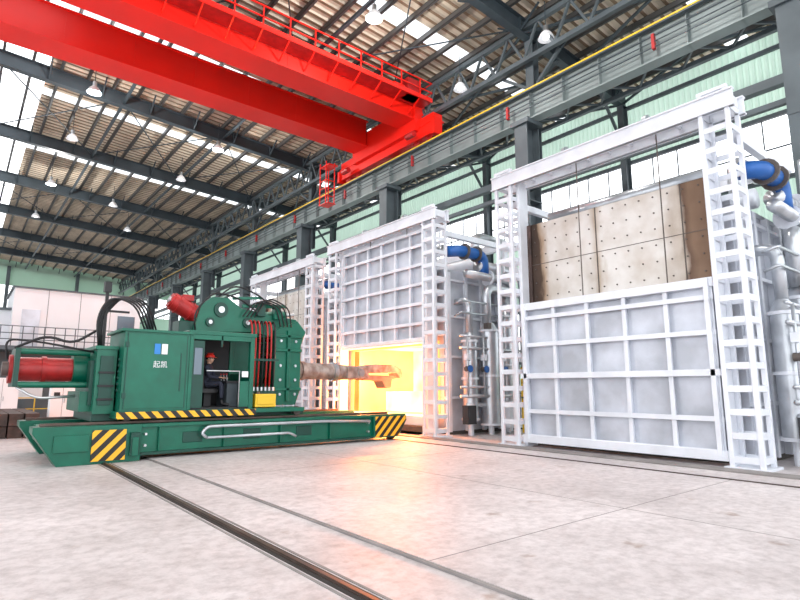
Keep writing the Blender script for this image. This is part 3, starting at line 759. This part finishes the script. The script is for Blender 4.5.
# ---------------------------------------------------------------- background
b=B()
b.box(1.9,8.0,34,39,3.6,6.7,'white_wall'); b.box(1.8,8.1,33.9,39.1,6.7,6.78,'steel2'); b.box(-4,8.2,32.4,39,3.4,3.6,'steel2')
for x in (-3.8,-.5,2.2,6.0,8.0): b.box(x-.08,x+.08,32.5,32.66,-.03,3.4,'steel2')
for x in (3.4,4.9,6.4): b.box(x,x+.02,33.985,34,3.6,6.7,'steel2')
b.box(2.3,3.1,33.95,34,3.6,5.6,'silver2'); b.box(6.8,7.7,33.96,34,4.8,5.6,'glass')
b.box(-3.5,1.9,35,39,3.6,5.6,'white_wall'); b.box(-3.7,2,34.8,39.1,5.6,5.72,'steel2'); b.box(-2.5,.6,34.96,35,4.3,5.2,'glass')
for zz in (3.9,4.2,4.55): b.box(-4,8.0,32.42,32.46,zz,zz+.04,'steel2')
x=-4
while x<8: b.box(x,x+.04,32.42,32.46,3.6,4.55,'steel2'); x+=.45
b.box(-3.6,7.8,34.5,38,-.03,3.4,'steel2'); b.box(2.2,3.6,34.45,34.5,1,2.4,'white'); b.box(4.6,5.6,34.45,34.5,0,2.2,'white')
b.build('control_room')
b=B()
b.box(-6,.7,44,52,3.5,7.0,'white'); b.box(-6.2,.9,43.8,52.2,7,7.2,'steel2'); b.box(-5,.2,43.95,44,4.4,6,'glass'); b.box(-6,.7,44,52,-.03,3.5,'white_wall')
b.build('control_room.001')
b=B()
for j in range(2):
    for i in range(4): b.box(.6+i*.42,.98+i*.42,21.5+.1*((i*7+j*3)%4),27,-.03+j*.4,.35+j*.4,'billet')
b.build('steel_billet_stack')
for i,(x,y,h,w) in enumerate(((2.9,25,1.7,.8),(3.8,25,1.7,.8),(5.2,28,2.1,.8),(1.0,29.5,2.0,1.2))):
    b=B(); b.box(x,x+w,y,y+.6,.1,h,'white'); b.box(x+.02,x+w-.02,y+.03,y+.57,-.03,.1,'dark'); b.box(x+w/2-.005,x+w/2+.005,y-.01,y,.15,h-.05,'dark'); b.box(x+.1,x+.3,y-.02,y,h-.5,h-.3,'dark'); b.box(x+w/2+.05,x+w/2+.08,y-.04,y,1,1.2,'chrome'); b.build('electrical_cabinet',bevel=.01)
b=B()
for x in range(0,9): b.box(x,x+.05,31.6,31.65,-.03,1.1,'yellow')
for zz in (.55,1.07): b.box(0,8.05,31.6,31.64,zz,zz+.04,'yellow')
b.build('safety_railing')

# ---------------------------------------------------------------- lights
w=bpy.data.worlds.new('World'); scene.world=w; w.use_nodes=True
bg=w.node_tree.nodes['Background']; bg.inputs[0].default_value=(.94,.965,1,1); bg.inputs[1].default_value=2.85
def light(nm,typ,loc,rot,en,col,size=1,sy=None):
    l=bpy.data.lights.new(nm,typ); l.energy=en; l.color=col
    if typ=='AREA':
        l.size=size
        if sy: l.shape='RECTANGLE'; l.size_y=sy
    elif typ!='SUN': l.shadow_soft_size=size
    o=bpy.data.objects.new(nm,l); scene.collection.objects.link(o); o.location=loc; o.rotation_euler=rot; return o
for y,z in ((14.5,1.3),(15.6,2.4),(16.9,1.2),(18.3,2.2)):
    light('furnace_fire_light','POINT',(12.98,y,z),(0,0,0),800,(1,.25,.05),0.0)
for (x,y) in ((4,29.7),(11.1,31.5),(4,46),(11.4,15.7),(11,8),(4,6)):
    light('lamp_light','POINT',(x,y,zr(x)-1.15),(0,0,0),1100,(1,.97,.93),.2)

# ---------------------------------------------------------------- camera
c=bpy.data.cameras.new('camera'); c.lens=24.4; c.sensor_width=36; c.clip_end=500
co=bpy.data.objects.new('camera',c); scene.collection.objects.link(co); co.location=(0,0,1.6)
co.rotation_euler=(math.radians(90+9.12),0,math.radians(-39))
scene.camera=co
